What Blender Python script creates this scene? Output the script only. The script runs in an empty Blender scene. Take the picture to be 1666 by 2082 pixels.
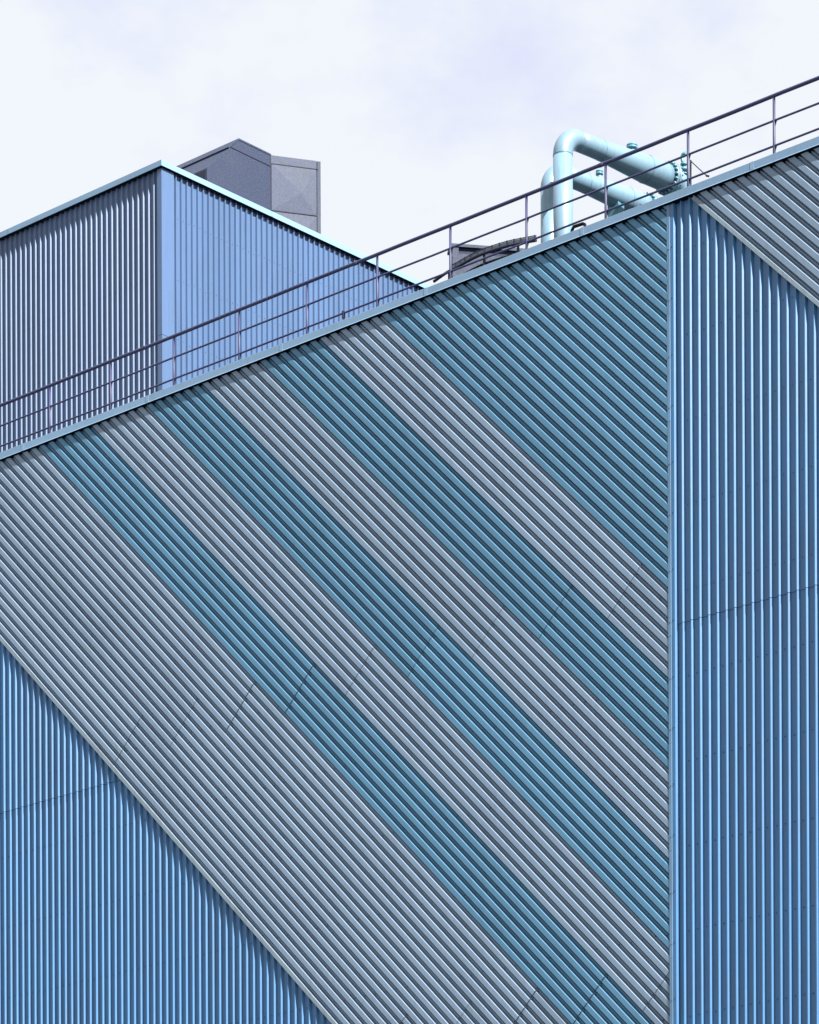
import bpy, math, random
from math import sin, cos, radians, pi
random.seed(7)
scene = bpy.context.scene
col = scene.collection

# ------------------------------------------------------------------ camera, sky, sun, exposure
TH = 0.83526                                   # heading of the big wall against the camera axis
W = (sin(TH), -cos(TH))                        # along the big wall, towards its near end
N = (-cos(TH), -sin(TH))                       # outward normal of the big wall
ROLL = 0.00407
cam = bpy.data.cameras.new('camera')
cam.sensor_width = 36.0
cam.lens = 6954.0 / 2082.0 * 36.0
cam.shift_y = (3537.0 - 1041.0) / 2082.0       # a shift lens keeps the uprights upright
cam.clip_start = 0.5
cam.clip_end = 6000
camo = bpy.data.objects.new('camera', cam)
camo.location = (0, 0, 1.6)
camo.rotation_euler = (pi / 2, ROLL, 0)
col.objects.link(camo)
scene.camera = camo

SUN_R, SUN_E, SUN_V = 1.0, 0.20, 0.95           # sun direction against the big wall: along, out, up
sx = SUN_R * W[0] + SUN_E * N[0]
sy = SUN_R * W[1] + SUN_E * N[1]
sz = SUN_V
sl = math.sqrt(sx * sx + sy * sy + sz * sz)
sx, sy, sz = sx / sl, sy / sl, sz / sl
sun = bpy.data.lights.new('sun', 'SUN')
sun.energy = 4.5
sun.angle = radians(0.5)
sun.color = (1.0, 0.975, 0.94)
suno = bpy.data.objects.new('sun', sun)
suno.rotation_euler = (math.acos(sz), 0, math.atan2(sx, -sy))
suno.location = (0, 0, 80)
col.objects.link(suno)

world = bpy.data.worlds.new('World')
scene.world = world
world.use_nodes = True
wn = world.node_tree
for nd in list(wn.nodes):
    wn.nodes.remove(nd)
def wnode(t, **kw):
    nd = wn.nodes.new(t)
    for k, v in kw.items():
        setattr(nd, k, v)
    return nd
sky = wnode('ShaderNodeTexSky', sky_type='NISHITA', sun_disc=False)
sky.sun_elevation = math.asin(sz)
sky.sun_rotation = math.atan2(sx, sy)
bg_sky = wnode('ShaderNodeBackground')
bg_sky.inputs['Strength'].default_value = 0.055
wn.links.new(sky.outputs['Color'], bg_sky.inputs['Color'])
tc = wnode('ShaderNodeTexCoord')
mp = wnode('ShaderNodeMapping')
mp.inputs['Location'].default_value = (12.2093, 3.1240, 0.8487)
mp.inputs['Scale'].default_value = (7.0, 7.0, 11.0)
wn.links.new(tc.outputs['Generated'], mp.inputs['Vector'])
nz = wnode('ShaderNodeTexNoise')
nz.inputs['Scale'].default_value = 1.0
nz.inputs['Detail'].default_value = 6.0
nz.inputs['Roughness'].default_value = 0.62
wn.links.new(mp.outputs['Vector'], nz.inputs['Vector'])
cr = wnode('ShaderNodeValToRGB')
cr.color_ramp.elements[0].position = 0.30
cr.color_ramp.elements[0].color = (0.755, 0.785, 1.0, 1)
cr.color_ramp.elements[1].position = 0.475
cr.color_ramp.elements[1].color = (0.925, 0.958, 1.0, 1)
wn.links.new(nz.outputs['Fac'], cr.inputs['Fac'])
bg_cl = wnode('ShaderNodeBackground')
bg_cl.inputs['Strength'].default_value = 0.334
wn.links.new(cr.outputs['Color'], bg_cl.inputs['Color'])
mixs = wnode('ShaderNodeMixShader')
mixs.inputs[0].default_value = 0.93            # thin bright cloud over nearly the whole sky
wn.links.new(bg_sky.outputs[0], mixs.inputs[1])
wn.links.new(bg_cl.outputs[0], mixs.inputs[2])
wout = wnode('ShaderNodeOutputWorld')
wn.links.new(mixs.outputs[0], wout.inputs['Surface'])

scene.view_settings.view_transform = 'Standard'
scene.view_settings.look = 'None'
scene.view_settings.exposure = 1.6
scene.view_settings.gamma = 1.0
scene.view_settings.use_curve_mapping = False
scene.render.engine = 'CYCLES'
scene.cycles.max_bounces = 4

# ------------------------------------------------------------------ materials
def paint(name, c, rough=0.45, spec=0.8, metal=0.0, dirt=0.34, grime=(0.05, 0.06, 0.07), scale=1.0, wave=0.35, rnd=0.07, fa=0.07, fs=60):
    m = bpy.data.materials.new(name)
    m.use_nodes = True
    t = m.node_tree
    b = t.nodes['Principled BSDF']
    L = t.links.new
    def nd(k, **kw):
        x = t.nodes.new(k)
        for a, v in kw.items():
            setattr(x, a, v)
        return x
    tcn = nd('ShaderNodeTexCoord')
    big = nd('ShaderNodeTexNoise')
    big.inputs['Scale'].default_value = 0.55 * scale
    big.inputs['Detail'].default_value = 5
    L(tcn.outputs['Object'], big.inputs['Vector'])
    st = nd('ShaderNodeMapping')
    st.inputs['Scale'].default_value = (9 * scale, 9 * scale, 0.7 * scale)
    L(tcn.outputs['Object'], st.inputs['Vector'])
    streak = nd('ShaderNodeTexNoise')
    streak.inputs['Scale'].default_value = 1.0
    streak.inputs['Detail'].default_value = 4
    L(st.outputs['Vector'], streak.inputs['Vector'])
    fine = nd('ShaderNodeTexNoise')
    fine.inputs['Scale'].default_value = fs * scale
    fine.inputs['Detail'].default_value = 3
    L(tcn.outputs['Object'], fine.inputs['Vector'])
    mul = nd('ShaderNodeMath', operation='MULTIPLY')
    L(big.outputs['Fac'], mul.inputs[0])
    L(streak.outputs['Fac'], mul.inputs[1])
    rng = nd('ShaderNodeMapRange')
    rng.inputs['From Min'].default_value = 0.23
    rng.inputs['From Max'].default_value = 0.40
    rng.inputs['To Min'].default_value = 0.0
    rng.inputs['To Max'].default_value = dirt
    L(mul.outputs[0], rng.inputs['Value'])
    oi = nd('ShaderNodeObjectInfo')
    hv = nd('ShaderNodeHueSaturation')
    hv.inputs['Color'].default_value = (*c, 1)
    r1 = nd('ShaderNodeMapRange')
    r1.inputs['To Min'].default_value = 1.0 - rnd
    r1.inputs['To Max'].default_value = 1.0 + rnd
    L(oi.outputs['Random'], r1.inputs['Value'])
    fm = nd('ShaderNodeMapRange')
    fm.inputs['From Min'].default_value = 0.3
    fm.inputs['From Max'].default_value = 0.7
    fm.inputs['To Min'].default_value = 1 - fa
    fm.inputs['To Max'].default_value = 1 + fa
    L(fine.outputs['Fac'], fm.inputs['Value'])
    vm = nd('ShaderNodeMath', operation='MULTIPLY')
    L(r1.outputs[0], vm.inputs[0])
    L(fm.outputs[0], vm.inputs[1])
    L(vm.outputs[0], hv.inputs['Value'])
    mx = nd('ShaderNodeMix', data_type='RGBA')
    L(rng.outputs[0], mx.inputs['Factor'])
    L(hv.outputs['Color'], mx.inputs['A'])
    mx.inputs['B'].default_value = (*grime, 1)
    L(mx.outputs['Result'], b.inputs['Base Color'])
    rr = nd('ShaderNodeMapRange')
    rr.inputs['To Min'].default_value = rough - 0.06
    rr.inputs['To Max'].default_value = rough + 0.10
    L(big.outputs['Fac'], rr.inputs['Value'])
    L(rr.outputs[0], b.inputs['Roughness'])
    b.inputs['Specular IOR Level'].default_value = spec
    b.inputs['Metallic'].default_value = metal
    if wave > 0:                                # slight buckling of thin sheet
        bp = nd('ShaderNodeBump')
        bp.inputs['Strength'].default_value = wave
        bp.inputs['Distance'].default_value = 0.01
        wv = nd('ShaderNodeTexNoise')
        wv.inputs['Scale'].default_value = 2.2 * scale
        wv.inputs['Detail'].default_value = 2
        L(tcn.outputs['Object'], wv.inputs['Vector'])
        L(wv.outputs['Fac'], bp.inputs['Height'])
        L(bp.outputs['Normal'], b.inputs['Normal'])
    return m

M = {
    'blue': paint('blue_paint', (0.026, 0.138, 0.306), rough=0.40, spec=0.75, dirt=0.2, grime=(0.03, 0.06, 0.10)),
    'teal': paint('teal_paint', (0.092, 0.214, 0.322), rough=0.48, spec=0.22, dirt=0.18, grime=(0.05, 0.09, 0.12)),
    'grey': paint('grey_paint', (0.196, 0.270, 0.356), rough=0.48, spec=0.22, dirt=0.18, grime=(0.08, 0.10, 0.13)),
    'tower': paint('tower_blue_paint', (0.063, 0.116, 0.224), rough=0.40, spec=0.60, dirt=0.22, grime=(0.03, 0.05, 0.09)),
    'fascia': paint('coping_paint', (0.172, 0.290, 0.420), rough=0.45, spec=0.7, dirt=0.12),
    'trim': paint('trim_paint', (0.105, 0.21, 0.33), rough=0.45, spec=0.7),
    'gtrim': paint('pale_grey_paint', (0.165, 0.215, 0.25), rough=0.5, spec=0.5),
    'core': paint('liner_board', (0.02, 0.03, 0.05), rough=0.8, spec=0.2, wave=0),
    'roof': paint('roof_felt', (0.035, 0.04, 0.045), rough=0.9, spec=0.2, wave=0),
    'screw': paint('fastener_steel', (0.012, 0.018, 0.035), rough=0.6, spec=0.3, wave=0, dirt=0),
    'rail': paint('galvanised_rail', (0.032, 0.036, 0.098), rough=0.5, spec=0.45, scale=2, wave=0),
    'vent': paint('weathered_zinc', (0.027, 0.037, 0.070), rough=0.6, spec=0.3, dirt=0.4, scale=1.6, fa=0.45, fs=16),
    'vent2': paint('pale_zinc', (0.032, 0.044, 0.084), rough=0.55, spec=0.3, dirt=0.5, scale=1.6, fa=0.35, fs=16),
    'ventd': paint('zinc_mesh', (0.03, 0.035, 0.06), rough=0.8, spec=0.2, wave=0),
    'pipe': paint('mint_pipe_paint', (0.148, 0.250, 0.325), rough=0.36, spec=0.8, dirt=0.2, scale=2.5, wave=0.15),
    'pipe2': paint('mint_flange_paint', (0.06, 0.20, 0.25), rough=0.45, spec=0.6, scale=2, wave=0),
    'black': paint('black_rubber', (0.006, 0.006, 0.01), rough=0.7, spec=0.1, dirt=0, wave=0),
    'dark': paint('dark_steel', (0.022, 0.022, 0.042), rough=0.6, spec=0.25, dirt=0, wave=0),
    'ground': paint('asphalt', (0.055, 0.055, 0.058), rough=0.9, spec=0.2, wave=0),
}

# ------------------------------------------------------------------ mesh helpers
class MB:
    def __init__(s):
        s.v, s.f, s.sm = [], [], []
    def add(s, vs, fs, smooth=False):
        o = len(s.v)
        s.v += [tuple(p) for p in vs]
        s.f += [tuple(i + o for i in q) for q in fs]
        s.sm += [smooth] * len(fs)
        return s
    def box(s, x0, x1, y0, y1, z0, z1):
        vs = [(x, y, z) for z in (z0, z1) for y in (y0, y1) for x in (x0, x1)]
        return s.add(vs, [(0, 2, 3, 1), (4, 5, 7, 6), (0, 1, 5, 4), (2, 6, 7, 3), (0, 4, 6, 2), (1, 3, 7, 5)])
    def prism(s, poly, axis, a, b):
        """polygon in the plane square to axis, extruded from a to b"""
        def pt(p, h):
            return {'x': (h, p[0], p[1]), 'y': (p[0], h, p[1]), 'z': (p[0], p[1], h)}[axis]
        n = len(poly)
        vs = [pt(p, a) for p in poly] + [pt(p, b) for p in poly]
        fs = [tuple(range(n - 1, -1, -1)), tuple(range(n, 2 * n))]
        fs += [(i, (i + 1) % n, n + (i + 1) % n, n + i) for i in range(n)]
        return s.add(vs, fs)
    def tube(s, pts, rad, seg=16, cap=True):
        from mathutils import Vector
        P = [Vector(p) for p in pts]
        n = len(P)
        R = rad if isinstance(rad, (list, tuple)) else [rad] * n
        up = None
        rings = []
        for i in range(n):
            d = (P[min(i + 1, n - 1)] - P[max(i - 1, 0)]).normalized()
            if up is None:
                up = Vector((0, 0, 1)) if abs(d.z) < 0.9 else Vector((1, 0, 0))
            a = (up - d * up.dot(d)).normalized()
            up = a
            b = d.cross(a)
            rings.append([P[i] + (a * cos(2 * pi * k / seg) + b * sin(2 * pi * k / seg)) * R[i] for k in range(seg)])
        vs = [p for r in rings for p in r]
        fs = [(i * seg + k, i * seg + (k + 1) % seg, (i + 1) * seg + (k + 1) % seg, (i + 1) * seg + k)
              for i in range(n - 1) for k in range(seg)]
        s.add(vs, fs, True)
        if cap:
            o = len(s.v) - len(vs)
            s.f += [tuple(o + k for k in range(seg - 1, -1, -1)), tuple(o + (n - 1) * seg + k for k in range(seg))]
            s.sm += [False, False]
        return s
    def build(s, name, mat, parent=None):
        me = bpy.data.meshes.new(name)
        me.from_pydata(s.v, [], s.f)
        me.validate()
        for p, q in zip(me.polygons, s.sm):
            p.use_smooth = q
        me.materials.append(mat)
        o = bpy.data.objects.new(name, me)
        col.objects.link(o)
        if parent is not None:
            o.parent = parent
        return o

def fix_normals(o):
    import bmesh
    bm = bmesh.new()
    bm.from_mesh(o.data)
    bmesh.ops.recalc_face_normals(bm, faces=bm.faces)
    bm.to_mesh(o.data)
    bm.free()
    return o

def thing(name, label, cat, loc, rz=0.0, group=None):
    o = bpy.data.objects.new(name, None)
    o.empty_display_size = 0.3
    col.objects.link(o)
    o.location = loc
    o.rotation_euler = (0, 0, rz)
    o['label'] = label
    o['category'] = cat
    if group:
        o['group'] = group
    return o

U0, D = -39.15166, 50.6
RZ = math.atan2(W[1], W[0])
ORG = (W[0] * U0 - N[0] * D, W[1] * U0 - N[1] * D)
def P(x, y, z=0.0):
    """local wall coordinates (x along, y into the building) to world"""
    return (ORG[0] + W[0] * x - N[0] * y, ORG[1] + W[1] * x - N[1] * y, z)

# ------------------------------------------------------------------ ground
g = MB().add([(-3000, -3000, 0), (3000, -3000, 0), (3000, 3000, 0), (-3000, 3000, 0)], [(0, 1, 2, 3)]).build('ground', M['ground'])
g['kind'] = 'structure'

# ------------------------------------------------------------------ corrugated sheets
WIDE = [(-0.096, 0.0), (0.0, 0.0), (0.010, -0.010), (0.005, -0.082), (0.034, -0.082), (0.040, -0.045), (0.066, -0.045),
        (0.071, -0.082), (0.094, -0.082), (0.098, -0.010), (0.104, 0.0)]      # wide crown; the narrow trough has a raised bed between two slots
GLINT = [(-0.022, 0.0), (0.0, 0.0), (0.031, -0.054), (0.147, -0.054), (0.178, 0.0)]      # the same with slacker flanks
NARROW = [(-0.030, 0.0), (0.0, 0.0), (0.013, -0.056), (0.157, -0.056), (0.170, 0.0)]    # narrow crown, wide trough

def sheet(name, mat, parent, edges, prof, ang, half, lift=0.0, frame=None, edge=0.0):
    """ribs run along angle ang (radians below horizontal) in the wall plane; edges = positions, square to the ribs,
    of the crowns' leading edges; half = half planes (a, b, c): a*u + b*z <= c that bound the sheet"""
    tq = (cos(ang), -sin(ang))
    qh = (sin(ang), cos(ang))
    lines = []
    for e in edges:
        for dq, h in prof[:-1]:
            lines.append((e + dq, h))
    last = edges[-1]
    lines.append((last + prof[-1][0], prof[-1][1]))
    # corners of the outline get a line of their own
    extra = []
    for i in range(len(half)):
        for j in range(i + 1, len(half)):
            a1, b1, c1 = half[i]
            a2, b2, c2 = half[j]
            dt = a1 * b2 - a2 * b1
            if abs(dt) < 1e-9:
                continue
            u = (c1 * b2 - c2 * b1) / dt
            z = (a1 * c2 - a2 * c1) / dt
            if all(a * u + b * z <= c + 1e-6 for a, b, c in half):
                extra.append(u * qh[0] + z * qh[1])
    for q in extra:
        for i, ((q0, h0), (q1, h1)) in enumerate(zip(lines, lines[1:])):
            if q0 + 1e-5 < q < q1 - 1e-5:
                lines.insert(i + 1, (q, h0 + (h1 - h0) * (q - q0) / (q1 - q0)))
                break
    def clip(q):
        lo, hi = -1e9, 1e9
        for a, b, c in half:
            k = a * tq[0] + b * tq[1]
            r = c - q * (a * qh[0] + b * qh[1])
            if abs(k) < 1e-9:
                if r < -1e-6:
                    return None
            elif k > 0:
                hi = min(hi, r / k)
            else:
                lo = max(lo, r / k)
        return (lo, hi) if hi - lo > -1e-6 else None
    mb = MB()
    prev = None
    for q, h in lines:
        c = clip(q)
        if c is None:
            prev = None
            continue
        pts = []
        for t in c:
            u = q * qh[0] + t * tq[0]
            z = q * qh[1] + t * tq[1]
            pts.append((u, -(h + lift), z))
        if prev is not None:
            mb.add([prev[0], prev[1], pts[1], pts[0]], [(0, 1, 2, 3)])
            if edge > 0:                        # the cut lower end of the sheet
                a, b = prev[1], pts[1]
                mb.add([a, b, (b[0], b[1] + edge, b[2]), (a[0], a[1] + edge, a[2])], [(0, 1, 2, 3)])
        prev = pts
    if not mb.f:
        return None
    if frame:
        mb.v = [frame(p) for p in mb.v]
    return mb.build(name, mat, parent)

def hexhead(mb, p, nrm, r, h=0.008):
    """a small six-sided fastener head on a wall facing -y or +x"""
    k = 6
    if nrm == '-y':
        ring = lambda d: [(p[0] + r * cos(2 * pi * i / k), p[1] - d, p[2] + r * sin(2 * pi * i / k)) for i in range(k)]
    else:
        ring = lambda d: [(p[0] + d, p[1] + r * cos(2 * pi * i / k), p[2] + r * sin(2 * pi * i / k)) for i in range(k)]
    mb.add(ring(0) + ring(h), [tuple(range(k, 2 * k))] + [(i, (i + 1) % k, k + (i + 1) % k, k + i) for i in range(k)])

# ------------------------------------------------------------------ the striped hall
hall = thing('industrial_hall', 'large hall clad in diagonal grey and teal striped corrugated sheets with blue corners', 'building', P(0, 0), RZ)
A = radians(44.62)
QH = (sin(A), cos(A))
ZT = 30.185                                    # top of the cladding
UL, UR = -24.0, 7.0
PITCH = 0.2003
def qedge(k):
    return 17.517 - PITCH * k
H_TOP, H_LEFT, H_RIGHT = (0, 1, ZT), (-1, 0, -UL), (1, 0, UR)
LAP_Z = 22.36
SHEET_LEN = 10.7

screws = MB()
rows = [29.27 - 1.582 * i for i in range(18)]

def lap_t(group_first):
    """where the lap crosses a six-rib sheet, measured down the ribs"""
    return -17.06 - 1.207 * (group_first - 6) / 6.0

def diag_sheets(k0, k1, colour, bounds, upto=3):
    for kf in range(k0, k1, 6):
        ks = [k for k in range(kf, min(kf + 6, k1))]
        edges = sorted(qedge(k) for k in ks)
        lt = lap_t(kf)
        cuts = [lt - SHEET_LEN, lt, lt + SHEET_LEN, lt + 2 * SHEET_LEN]
        lapstep = 0.006
        gap = 0.020 if 36 <= kf < 48 else random.choice((0.006, 0.008, 0.011))
        for c in range(-1, len(cuts)):
            lo = -1e4 if c < 0 else cuts[c] + gap
            hi = 1e4 if c + 1 >= len(cuts) else cuts[c + 1]
            hp = list(bounds) + [(cos(A), -sin(A), hi), (-cos(A), sin(A), -lo)]
            sheet('cladding_panel', M[colour(kf)], hall, edges, WIDE, A, hp, lift=0.016 - lapstep * c, edge=lapstep)

def stripes(k):
    if k < 6:
        return 'teal'
    if k >= 42:
        return 'grey'
    return 'grey' if ((k - 6) // 6) % 2 == 0 else 'teal'

Q_LOW = 5.445
main_b = [H_TOP, H_LEFT, (1, 0, 0.012), (-QH[0], -QH[1], -Q_LOW - 0.05)]
diag_sheets(-24, 61, stripes, main_b)
Q_RLOW = 21.885
right_b = [H_TOP, H_RIGHT, (-1, 0, -0.2), (-QH[0], -QH[1], -Q_RLOW - 0.04)]
diag_sheets(-48, -21, lambda k: 'grey', right_b)

def vertical_sheets(first, count, bounds, umin, umax):
    n = 0
    while n < count:
        m = min(6, count - n)
        edges = [first + 0.2 * (n + i) for i in range(m)]
        u_mid = edges[m // 2]
        for c, (zl, zh) in enumerate(((LAP_Z, 40.0), (LAP_Z - SHEET_LEN, LAP_Z - 0.009), (0.3, LAP_Z - SHEET_LEN - 0.009))):
            hp = list(bounds) + [(0, 1, zh), (0, -1, -zl), (-1, 0, -umin), (1, 0, umax)]
            sheet('cladding_panel', M['blue'], hall, edges, GLINT, pi / 2, hp, lift=-0.002 - 0.006 * c, edge=0.006)
        n += 6
# right of the upright trim
vertical_sheets(0.121, 35, [H_TOP, (QH[0], QH[1], Q_RLOW)], 0.15, UR)
# lower left
vertical_sheets(-24.14, 121, [(QH[0], QH[1], Q_LOW)], UL, -0.005)

# fasteners: one in each trough of the slanting sheets, one on each crown of the upright ones, row by row
for z in rows:
    if z < 13:
        continue
    for k in range(-48, 60):
        q = qedge(k) + 0.053
        u = (q - z * QH[1]) / QH[0]
        if z > ZT - 0.1 or u < UL + 0.1:
            continue
        if (u < -0.06 and q > Q_LOW + 0.06) or (u > 0.2 and q > Q_RLOW + 0.06 and u < UR):
            jz = random.uniform(-0.02, 0.02)
            hexhead(screws, (u, 0.044, z + jz), '-y', 0.0125, 0.012)
    for i in range(34):
        u = 0.321 + 0.2 * i + 0.085
        if u * QH[0] + z * QH[1] < Q_RLOW - 0.15:
            hexhead(screws, (u + random.uniform(-0.006, 0.006), 0.060, z + random.uniform(-0.012, 0.012)), '-y', 0.011)
    for i in range(121):
        u = -24.14 + 0.2 * i + 0.085
        if u * QH[0] + z * QH[1] < Q_LOW - 0.15 and u < -0.1:
            hexhead(screws, (u, 0.060, z + random.uniform(-0.012, 0.012)), '-y', 0.010)
for k in range(-24, 60):                        # a second line of heads along every slanting lap
    kf = (k // 6) * 6
    for tt in (lap_t(kf) - 0.03, lap_t(kf) + SHEET_LEN - 0.03):
        q = qedge(k) + 0.053
        u = q * QH[0] + tt * cos(A)
        z = q * QH[1] - tt * sin(A)
        if u < -0.08 and 13 < z < ZT - 0.1 and q > Q_LOW + 0.06:
            hexhead(screws, (u, 0.044, z), '-y', 0.014, 0.016)
# trims
# upright trim between the slanting field and the blue corner
for z0 in range(0, 31, 2):
    z1 = min(z0 + 2.0, ZT)
    if z1 - z0 < 0.1:
        continue
    zz0, zz1 = (0.3 if z0 == 0 else z0 + 0.15), min(z1 + 0.15, ZT)
    lift = 0.0015 * ((z0 // 2) % 2)
    MB().prism([(0.0, 0.05), (0.0, -0.016 - lift), (0.066, -0.016 - lift), (0.070, -0.006), (0.070, 0.05)], 'z', zz0, zz1 - 0.004).build('seam_trim', M['trim'], hall)
    for sz_ in (zz0 + 0.25, zz0 + 1.2):
        if sz_ < ZT - 0.1 and sz_ > 13:
            hexhead(screws, (0.034, -0.017, sz_), '-y', 0.0095)
            hexhead(screws, (0.110, -0.011, sz_ + 0.03), '-y', 0.0095)
fix = MB().prism([(0.074, 0.06), (0.074, -0.010), (0.150, -0.010), (0.172, 0.034), (0.172, 0.06)], 'z', 0.3, ZT).build('edge_trim', M['blue'], hall)

def slant_strip(q0, q1, u0, u1, h0, h1, ylip, mat, name, zlim=ZT, seg=3.0):
    """a folded strip that follows the ribs: face between q0 and q1, lower lip turned back to the wall"""
    t_at = lambda u, q: (u - q * QH[0]) / cos(A)
    t0 = max(t_at(u0, q1), (q1 * QH[1] - zlim) / sin(A))
    t1 = t_at(u1, q0)
    n = max(1, int(round((t1 - t0) / seg)))
    for i in range(n):
        a = t0 + (t1 - t0) * i / n
        b = t0 + (t1 - t0) * (i + 1) / n - (0.003 if i + 1 < n else 0)
        prof = [(q0, 0.075), (q0, -h0), (q1 - 0.006, -h1), (q1, -h1 + 0.004), (q1, 0.075)]
        mb = MB()
        vs = [(q * QH[0] + t * cos(A), y, q * QH[1] - t * sin(A)) for t in (a, b) for q, y in prof]
        m = len(prof)
        mb.add(vs, [tuple(range(m)), tuple(range(2 * m - 1, m - 1, -1))] + [(j, m + j, m + (j + 1) % m, (j + 1) % m) for j in range(m)])
        fix_normals(mb.build(name, mat, hall))
slant_strip(5.419, 5.503, UL, 0.0, 0.020, 0.014, 0.05, M['gtrim'], 'slanting_trim')
slant_strip(21.857, 21.930, 0.18, UR, 0.020, 0.014, 0.05, M['gtrim'], 'slanting_trim')

# coping along the roof edge, in four metre lengths with joint straps
zb, zt, yo = 30.221, 30.367, -0.052
joints = [-22.0 + 4.0 * i + 0.03 for i in range(8)]
ends = [UL - 0.1] + joints + [UR + 0.1]
cop = [(yo - 0.014, zb - 0.016), (yo - 0.011, zb - 0.018), (yo + 0.003, zb), (yo + 0.012, zb), (yo + 0.012, zt - 0.012), (0.40, zt - 0.03),
       (0.40, zt - 0.018), (yo + 0.004, zt), (yo, zt - 0.004), (yo, zb + 0.003)]
for a, b in zip(ends, ends[1:]):
    c = fix_normals(MB().prism(cop, 'x', a + 0.003, b - 0.003).build('coping', M['fascia'], hall))
    if a in joints:
        fix_normals(MB().prism([(yo - 0.006, zb + 0.002), (yo - 0.001, zb + 0.002), (yo - 0.001, zt - 0.006), (0.2, zt - 0.013), (0.2, zt - 0.009), (yo - 0.004, zt + 0.001)],
                   'x', a - 0.075, a + 0.008).build('joint_strap', M['fascia'], c))
MB().box(UL, UR, 0.125, 0.2, 0.0, 30.30).build('wall_core', M['core'], hall)
MB().box(UL, UR, 0.405, 9.9, 29.9, 30.315).build('roof_deck', M['roof'], hall)
MB().box(UR - 0.2, UR, 0.2, 9.9, 0.0, 29.9).build('end_wall', M['blue'], hall)
MB().box(UL, UL + 0.2, 0.2, 9.9, 0.0, 29.9).build('end_wall', M['blue'], hall)
so = screws.build('fasteners', M['screw'], hall)
so['kind'] = 'stuff'

# ------------------------------------------------------------------ railing on the hall's roof
rail = thing('roof_railing', 'grey steel tube railing along the roof edge of the striped hall', 'railing', P(-8.27, 1.0, 30.315), RZ)
rb = 30.315
X0, X1 = -25.0 + 8.27, 6.7 + 8.27
for name, z, r in (('top_rail', 32.03, 0.036), ('middle_rail', 31.565, 0.020), ('lower_rail', 31.10, 0.020)):
    n = 40
    MB().tube([(X0 + (X1 - X0) * i / n, 0, z - rb + random.uniform(-0.004, 0.004)) for i in range(n + 1)], r, 12).build(name, M['rail'], rail)
for xs in (-13.4, -6.9, -0.6, 5.9, 12.2):
    MB().tube([(xs - 0.06, 0, 32.03 - rb), (xs + 0.06, 0, 32.03 - rb)], 0.042, 14).build('sleeve', M['rail'], rail)
for i in range(-2, 14):
    x = 1.731 - 2.0 * i + 8.27
    if X0 < x < X1:
        mb = MB().tube([(x, 0, 0), (x, 0, 32.01 - rb)], 0.026, 12)
        mb.box(x - 0.07, x + 0.07, -0.07, 0.07, 0, 0.012)
        po = mb.build('post', M['rail'], rail)
        for zz in (31.565, 31.10):
            MB().prism([(x + 0.024, zz - rb + 0.012), (x + 0.075, zz - rb + 0.012), (x + 0.024, zz - rb - 0.11)], 'y', -0.006, 0.006).build('gusset', M['dark'], po)
mb = MB().box(-9.22 + 8.27 - 0.022, -9.22 + 8.27 + 0.022, -0.03, 0.03, 31.0 - rb, 31.14 - rb)
mb.prism([(-0.972, 31.0 - rb), (-0.928, 31.0 - rb), (-0.945, 30.94 - rb), (-0.955, 30.94 - rb)], 'y', -0.02, 0.02)
mb.build('clamp', M['dark'], rail)

# ------------------------------------------------------------------ blue tower behind
BX, BY = -6.2476 - W[0] * 0.085 - N[0] * 0.085, 88.4 - W[1] * 0.085 - N[1] * 0.085
tower = thing('blue_tower', 'tall blue corrugated block standing behind the striped hall', 'building', (BX, BY, 0), RZ)
TZ = 42.30
TL, TR = -14.0, 16.0
TLAP = 36.6
tb = [(0, 1, TZ), (0, -1, -24.0)]
for n in range(0, 72, 6):
    edges = sorted(-0.096 - 0.2 * (n + i) for i in range(6))
    sheet('cladding_panel', M['tower'], tower, edges, GLINT, pi / 2, tb + [(1, 0, -0.11), (-1, 0, -TL)])
swap = lambda p: (-p[1], p[0], p[2])
for n in range(0, 78, 6):
    edges = [0.345 + 0.2 * (n + i) for i in range(6)]
    sheet('cladding_panel', M['tower'], tower, edges, NARROW, pi / 2, tb + [(-1, 0, -0.40), (1, 0, TR)], frame=swap)
# corner flashing
for z0, z1 in ((24.0, 33.99), (34.0, 37.99), (38.0, TZ)):
    mb = MB()
    prof = [(-0.165, 0.05), (-0.155, -0.008), (0.008, -0.008), (0.008, 0.435), (-0.05, 0.445), (-0.05, 0.10)]
    fix_normals(mb.prism(prof, 'z', z0, z1).build('corner_trim', M['tower'], tower))
ts = MB()
for z in [41.2 - 1.58 * i for i in range(8)]:
    for i in range(70):
        hexhead(ts, (-0.054, 0.545 + 0.2 * i + 0.085, z + random.uniform(-0.03, 0.03)), '+x', 0.008, 0.008)
    for i in range(60):
        hexhead(ts, (-0.296 - 0.2 * i + 0.085, 0.054, z + random.uniform(-0.03, 0.03)), '-y', 0.009, 0.01)
t_o = ts.build('fasteners', M['screw'], tower)
t_o['kind'] = 'stuff'
MB().box(TL, -0.075, 0.075, TR, 0.0, TZ).build('wall_core', M['core'], tower)
MB().box(TL, -0.08, 0.08, TR, TZ + 0.002, TZ + 0.05).build('roof_deck', M['roof'], tower)
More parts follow.
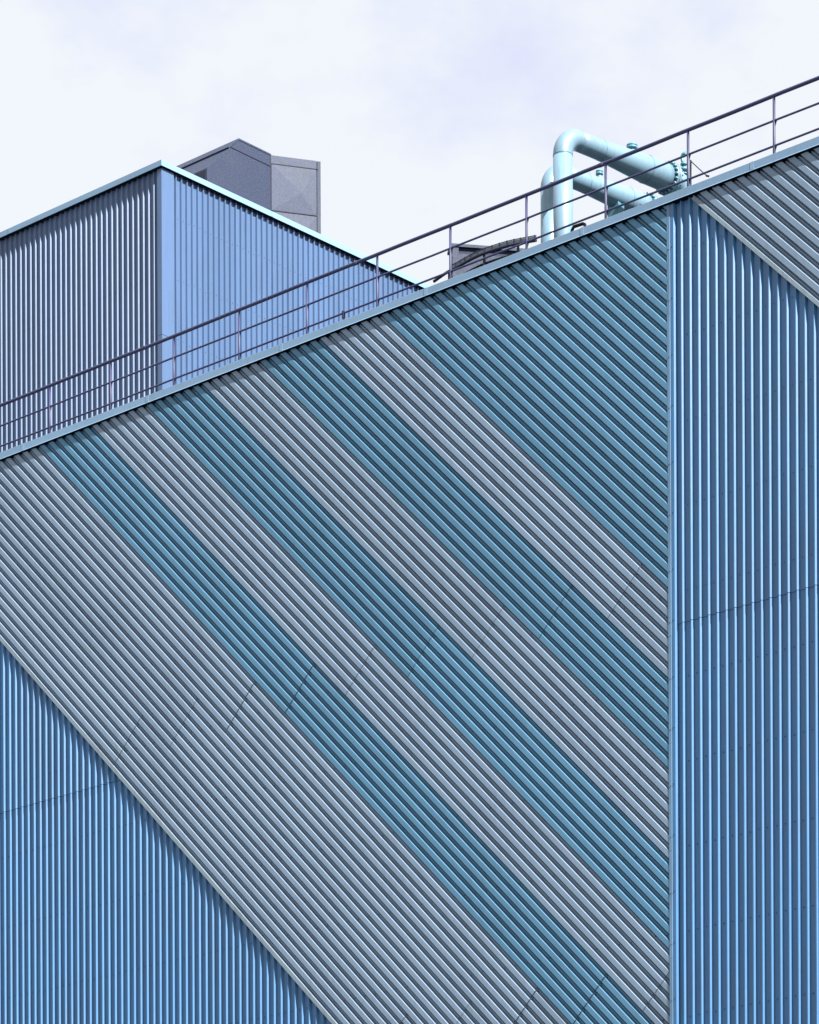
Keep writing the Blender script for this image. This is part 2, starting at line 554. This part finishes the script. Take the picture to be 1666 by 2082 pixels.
# coping on the two visible sides, mitred at the corner
cz0, cz1 = 42.323, 42.468
def coping_ring(ol, orr, a, b, name):
    # left side: runs along x at y=-ol from x=a to corner ; right side along y at x=orr from corner to b
    sec = [(0.0, cz0), (0.012, cz0), (0.012, cz1 - 0.012), (0.40, cz1 - 0.03), (0.40, cz1 - 0.018), (0.0, cz1)]
    mb = MB()
    m = len(sec)
    vs = [(a, -ol + d, z) for d, z in sec] + [(orr - d, -ol + d, z) for d, z in sec]
    mb.add(vs, [tuple(range(m)), tuple(range(2 * m - 1, m - 1, -1))] + [(j, m + j, m + (j + 1) % m, (j + 1) % m) for j in range(m)])
    fix_normals(mb.build(name, M['fascia'], tower))
    mb = MB()
    vs = [(orr - d, -ol + d + 0.002, z) for d, z in sec] + [(orr - d, b, z) for d, z in sec]
    mb.add(vs, [tuple(range(m)), tuple(range(2 * m - 1, m - 1, -1))] + [(j, m + j, m + (j + 1) % m, (j + 1) % m) for j in range(m)])
    fix_normals(mb.build(name, M['fascia'], tower))
coping_ring(0.085, 0.085, TL, TR, 'coping')
for x in (-5.85, -9.85):
    MB().box(x - 0.045, x + 0.045, -0.090, -0.0865, cz0 + 0.002, cz1 - 0.004).build('joint_strap', M['fascia'], tower)
for y in (4.0, 8.0):
    MB().box(0.0865, 0.090, y - 0.045, y + 0.045, cz0 + 0.002, cz1 - 0.004).build('joint_strap', M['fascia'], tower)
# dark closure between cladding and coping
MB().box(TL, -0.07, 0.060, 0.0745, TZ - 0.3, cz1 - 0.05).build('closure_strip', M['core'], tower)
MB().box(-0.0745, -0.060, 0.0755, TR, TZ - 0.3, cz1 - 0.05).build('closure_strip', M['core'], tower)

# ------------------------------------------------------------------ grey vent hood on the tower roof
vent = thing('roof_vent_hood', 'weathered grey sheet metal vent hood on the roof of the blue tower', 'vent',
             (BX + W[0] * -2.5 - N[0] * 5.3, BY + W[1] * -2.5 - N[1] * 5.3, TZ + 0.05), RZ)
vz = TZ + 0.05
def V(y, z):                                   # tower coordinates -> hood coordinates
    return (y - 5.3, z - vz)
body = [V(4.11, vz), V(4.11, 44.47), V(5.347, 45.67), V(6.6, 45.67), V(6.6, vz)]
fix_normals(MB().prism(body, 'x', -2.26, 0.0).build('hood_body', M['vent'], vent))
# cap band along the ridge and the seam below it on the side
fix_normals(MB().prism([V(4.93, 45.325), V(4.955, 45.30), V(5.36, 45.655), V(6.6, 45.655), V(6.6, 45.70), V(5.335, 45.70)], 'x', -2.5, 0.012).build('ridge_cap', M['vent'], vent))
fix_normals(MB().prism([V(5.0, 45.345), V(6.6, 45.345), V(6.6, 45.359), V(5.0, 45.359)], 'x', 0.0005, 0.014).build('seam', M['dark'], vent))
MB().box(-1.15, -0.03, 4.095 - 5.3, 4.108 - 5.3, 43.2 - vz, 44.42 - vz).build('intake_mesh', M['ventd'], vent)
# angled section with a cross-broken sheet
h74 = (sin(radians(74)), cos(radians(74)))
hd = (h74[0] * W[0] + h74[1] * W[1], -(h74[0] * N[0] + h74[1] * N[1]))   # in tower axes
hn = (hd[1], -hd[0])                                                   # towards the camera
def F(s, d, z):
    return (0.0 + hd[0] * s + hn[0] * d, 6.605 - 5.3 + hd[1] * s + hn[1] * d, z - vz)
Ls = 1.316
def pan(name, quad, ctr, mat):
    mb = MB()
    mb.add(quad + [ctr], [(0, 1, 4), (1, 2, 4), (2, 3, 4), (3, 0, 4)])
    return fix_normals(mb.build(name, mat, vent))
def fbox(name, s0, s1, d0, d1, z0, z1, mat):
    vs = [F(s, d, z) for z in (z0, z1) for d in (d0, d1) for s in (s0, s1)]
    return fix_normals(MB().add(vs, [(0, 2, 3, 1), (4, 5, 7, 6), (0, 1, 5, 4), (2, 6, 7, 3), (0, 4, 6, 2), (1, 3, 7, 5)]).build(name, mat, vent))
fbox('duct_body', 0.0, 1.42, -1.3, -0.03, vz, 45.64, M['vent2'])
pan('cross_broken_panel', [F(0.02, 0, 44.15), F(1.31, 0, 44.14), F(1.31, 0, 45.42), F(0.02, 0, 45.43)], F(0.873, 0.022, 44.705), M['vent2'])
pan('cross_broken_panel', [F(0.02, 0, 42.8), F(1.31, 0, 42.8), F(1.31, 0, 44.12), F(0.02, 0, 44.13)], F(0.85, 0.022, 43.5), M['vent2'])
fbox('top_band', 0.0, 1.31, -0.03, 0.012, 45.445, 45.665, M['vent2'])
fbox('seam', 0.0, 1.32, -0.02, 0.016, 44.128, 44.146, M['dark'])
fbox('seam', -0.014, 0.006, -0.03, 0.022, vz + 0.1, 45.69, M['dark'])
fbox('seam', 0.0, 1.31, -0.02, 0.010, 45.428, 45.442, M['dark'])
fbox('edge_post', 1.325, 1.425, -0.12, 0.01, vz, 45.66, M['vent'])
fbox('corner_clip', 1.315, 1.34, 0.0, 0.03, 45.42, 45.63, M['dark'])

# ------------------------------------------------------------------ mint pipes on the hall's roof
RFZ = 30.315
def pipe(name, label, x, y, ztop, dirn, length, r, bend, flare, noz, valve):
    t = thing(name, label, 'pipe', P(x, y, RFZ), RZ, 'mint pipes rising from the hall roof')
    zt_ = ztop - RFZ
    dx, dy, dz = dirn
    up_end = zt_ - bend
    MB().tube([(0, 0, 0), (0, 0, up_end * 0.5), (0, 0, up_end)], r, 40).build('riser', M['pipe'], t)
    pts = []
    pts.append((0, 0, up_end - 0.03))
    for i in range(19):
        a = pi / 2 * i / 18
        pts.append((dx * bend * (1 - cos(a)), dy * bend * (1 - cos(a)), up_end + bend * sin(a)))
    MB().tube(pts + [(pts[-1][0] + dx * 0.03, pts[-1][1] + dy * 0.03, pts[-1][2])], r * 1.004, 40, cap=False).build('elbow', M['pipe'], t)
    MB().tube([(0, 0, up_end - 0.008), (0, 0, up_end + 0.008)], r * 1.022, 40).build('weld', M['pipe2'], t)
    s = pts[-1]
    run = []
    rads = []
    for i in range(13):
        f = i / 12.0
        run.append((s[0] + dx * length * f, s[1] + dy * length * f, s[2] + dz * length * f))
        rads.append(r + (flare - r) * max(0.0, min(1.0, (f - 0.25) / 0.5)))
    MB().tube(run, rads, 40).build('run', M['pipe'], t)
    for i in (0, 3, 9):
        f = run[i]
        MB().tube([(f[0] - dx * 0.008, f[1] - dy * 0.008, f[2]), (f[0] + dx * 0.008, f[1] + dy * 0.008, f[2])], rads[i] * 1.02, 40).build('weld', M['pipe2'] if i else M['pipe'], t)
    e = run[-1]
    on = lambda d: (e[0] + dx * d, e[1] + dy * d, e[2] + dz * d)
    fl = MB().tube([on(-0.012), on(0.035)], flare * 1.22, 40).tube([on(0.05), on(0.10)], flare * 1.22, 40).build('flange', M['pipe'], t)
    ln = math.hypot(dx, dy)
    sd = (-dy / ln, dx / ln)
    for k in range(20):
        a = 2 * pi * k / 20
        c = flare * 1.12
        ox, oy, oz = sd[0] * c * cos(a), sd[1] * c * cos(a), c * sin(a)
        p = lambda d: (on(d)[0] + ox, on(d)[1] + oy, on(d)[2] + oz)
        MB().tube([p(-0.065), p(0.14)], 0.028, 6).build('bolt', M['pipe2'], fl)
    MB().tube([on(0.10), on(0.16)], flare, 40).build('stub', M['pipe'], t)
    el = [(on(0.16)[0] + dx * 0.33 * sin(a), on(0.16)[1] + dy * 0.33 * sin(a), on(0.16)[2] - 0.33 * (1 - cos(a))) for a in [pi / 2 * i / 10 for i in range(11)]]
    el.append((el[-1][0], el[-1][1], 0.0))
    MB().tube(el, flare, 32).build('drop', M['pipe'], t)
    # inspection nozzle on top of the run
    nf, nr = noz
    q = (s[0] + dx * length * nf, s[1] + dy * length * nf, s[2])
    MB().tube([(q[0], q[1], q[2]), (q[0], q[1], q[2] + r + 0.12)], nr, 20).build('nozzle', M['pipe'], t)
    cp = MB().tube([(q[0], q[1], q[2] + r + 0.105), (q[0], q[1], q[2] + r + 0.145)], nr * 1.5, 20)
    cp.tube([(q[0], q[1], q[2] + r + 0.155), (q[0], q[1], q[2] + r + 0.185)], nr * 1.5, 20)
    cp.build('nozzle_cap', M['pipe2'], t)
    # saddle under the run
    if valve:
        return t, on, s
    q = (s[0] + dx * length * 0.62, s[1] + dy * length * 0.62)
    MB().box(q[0] - 0.14, q[0] + 0.14, q[1] - 0.10, q[1] + 0.10, 0.0, s[2] - r * 0.8).build('saddle', M['pipe2'], t)
    return t, on, s

front, fon, fs = pipe('process_pipe', 'taller mint green pipe bending over nearest the railing', -4.44, 2.34, 33.735, (0.12, 0.993, 0.0), 2.55, 0.197, 0.42, 0.272, (0.60, 0.075), True)
back, bon, bs = pipe('process_pipe', 'lower mint green pipe tucked behind the taller one', -5.36, 3.04, 33.57, (0.12, 0.993, 0.0), 2.35, 0.192, 0.42, 0.252, (0.42, 0.05), False)

# relief valve on the far flange of the taller pipe
vp = P(-3.86, 5.55)
valve = thing('relief_valve', 'small mint relief valve with stacked collars beside the taller pipe flange', 'valve', (vp[0], vp[1], 33.55), RZ)
MB().tube([(0, 0, 0), (0, 0, 0.46)], 0.032, 14).build('stem', M['pipe2'], valve)
for z, r, h in ((0.12, 0.085, 0.09), (0.26, 0.10, 0.05), (0.34, 0.105, 0.07), (0.47, 0.07, 0.05)):
    MB().tube([(0, 0, z), (0, 0, z + h * 0.3), (0, 0, z + h * 0.7), (0, 0, z + h)], [r * 0.7, r, r, r * 0.7], 16).build('collar', M['pipe2'], valve)
MB().tube([(0, 0, 0.5), (-0.03, 0, 0.58), (-0.05, 0, 0.66), (-0.02, 0, 0.71), (0.05, 0, 0.72)], 0.035, 12).build('outlet', M['pipe2'], valve)
MB().box(-0.16, -0.06, -0.03, 0.03, 0.30, 0.36).build('lever', M['black'], valve)

# slanting stay rod
a_, b_ = P(-2.84, 4.45), P(-2.3, 4.27)
rod = MB().tube([(a_[0], a_[1], 33.42), (b_[0], b_[1], 32.89)], 0.011, 8)
rod.tube([(b_[0] - 0.02, b_[1], 32.90), (b_[0] + 0.05, b_[1], 32.885)], 0.022, 8)
rod.tube([(a_[0], a_[1], 33.44), (a_[0], a_[1], RFZ)], 0.018, 8)
ro = rod.build('stay_rod', M['dark'])
ro['label'] = 'thin dark rod slanting down beside the relief valve'
ro['category'] = 'rod'

# black cable loop at the coping
cb = MB()
cpts = [P(-2.72, 0.5, 30.32), P(-2.70, 0.5, 30.70), P(-2.66, 0.5, 30.755), P(-2.43, 0.5, 30.745), P(-2.39, 0.5, 30.72), P(-2.37, 0.5, 30.66), P(-2.36, 0.5, 30.32)]
cb.tube(cpts, 0.032, 10)
co = cb.build('cable_loop', M['black'])
co['label'] = 'short black hoop of cable sticking up at the roof edge below the pipes'
co['category'] = 'cable'

# ------------------------------------------------------------------ grey ventilator box and curved tray
lv = P(-7.98, 3.0, RFZ)
ra = RZ + math.atan2(0.79, 0.614)
box = thing('ventilator_box', 'grey metal ventilator box with a dark slot, low behind the railing', 'ventilator', lv, ra)
zb_ = 32.80 - RFZ
MB().box(0.0, 1.7, 0.03, 0.35, 0.0, zb_ - 0.06).build('body', M['vent'], box)
MB().box(-0.03, 1.74, -0.05, 0.40, zb_ - 0.06, zb_).build('lid', M['vent'], box)
MB().box(0.0, 0.13, -0.03, 0.028, 0.0, zb_ - 0.062).build('corner_post', M['vent'], box)
MB().box(1.57, 1.70, -0.03, 0.028, 0.0, zb_ - 0.062).build('corner_post', M['vent'], box)
MB().box(0.132, 1.568, 0.015, 0.0285, zb_ - 0.19, zb_ - 0.065).build('slot', M['ventd'], box)
MB().box(0.132, 1.568, -0.012, 0.012, 0.1, zb_ - 0.192).build('front_panel', M['vent'], box)
for z in (0.35, 0.8, 1.3, 1.8, 2.2):
    MB().box(-0.045, -0.002, -0.06, 0.02, z, z + 0.06).build('bracket', M['dark'], box)

tray = thing('curved_tray', 'dark curved pipe tray with small upright ticks sweeping behind the railing', 'tray', P(-7.26, 2.0, RFZ), RZ)
tp = [(-0.35, 31.60), (0.0, 31.68), (0.30, 31.71), (0.55, 31.745), (0.90, 31.775), (1.30, 31.765), (1.70, 31.735), (2.05, 31.685), (2.40, 31.63)]
def smooth(pts, n):
    out = []
    for i in range(len(pts) - 1):
        p0 = pts[max(i - 1, 0)]; p1 = pts[i]; p2 = pts[i + 1]; p3 = pts[min(i + 2, len(pts) - 1)]
        for k in range(n):
            t = k / n
            out.append(tuple(0.5 * (2 * b + (c - a) * t + (2 * a - 5 * b + 4 * c - d) * t * t + (3 * b - a - 3 * c + d) * t ** 3) for a, b, c, d in zip(p0, p1, p2, p3)))
    out.append(pts[-1])
    return out
sp = smooth(tp, 6)
MB().tube([(x, 0.0, z - RFZ) for x, z in sp], 0.030, 10).build('lower_pipe', M['dark'], tray)
MB().tube([(x, 0.1, z - RFZ - 0.17) for x, z in sp], 0.035, 10).build('under_pipe', M['black'], tray)
up = [(x, 0.0, z - RFZ + 0.10) for x, z in sp[9:]]
MB().tube(up, 0.010, 8).build('upper_rod', M['dark'], tray)
MB().prism([(p[0], p[2] - 0.085) for p in up] + [(p[0], p[2] - 0.012) for p in reversed(up)], 'y', 0.004, 0.012).build('side_sheet', M['gtrim'], tray)
for i in range(11, len(sp), 3):
    x, z = sp[i]
    MB().box(x - 0.012, x + 0.012, -0.014, 0.002, z - RFZ + 0.03, z - RFZ + 0.11).build('tick', M['dark'], tray)
for x in (0.05, 1.0, 1.9):
    zz = [z for xx, z in sp if xx >= x][0]
    MB().box(x - 0.02, x + 0.02, 0.01, 0.05, 0.0, zz - RFZ - 0.02).build('leg', M['dark'], tray)
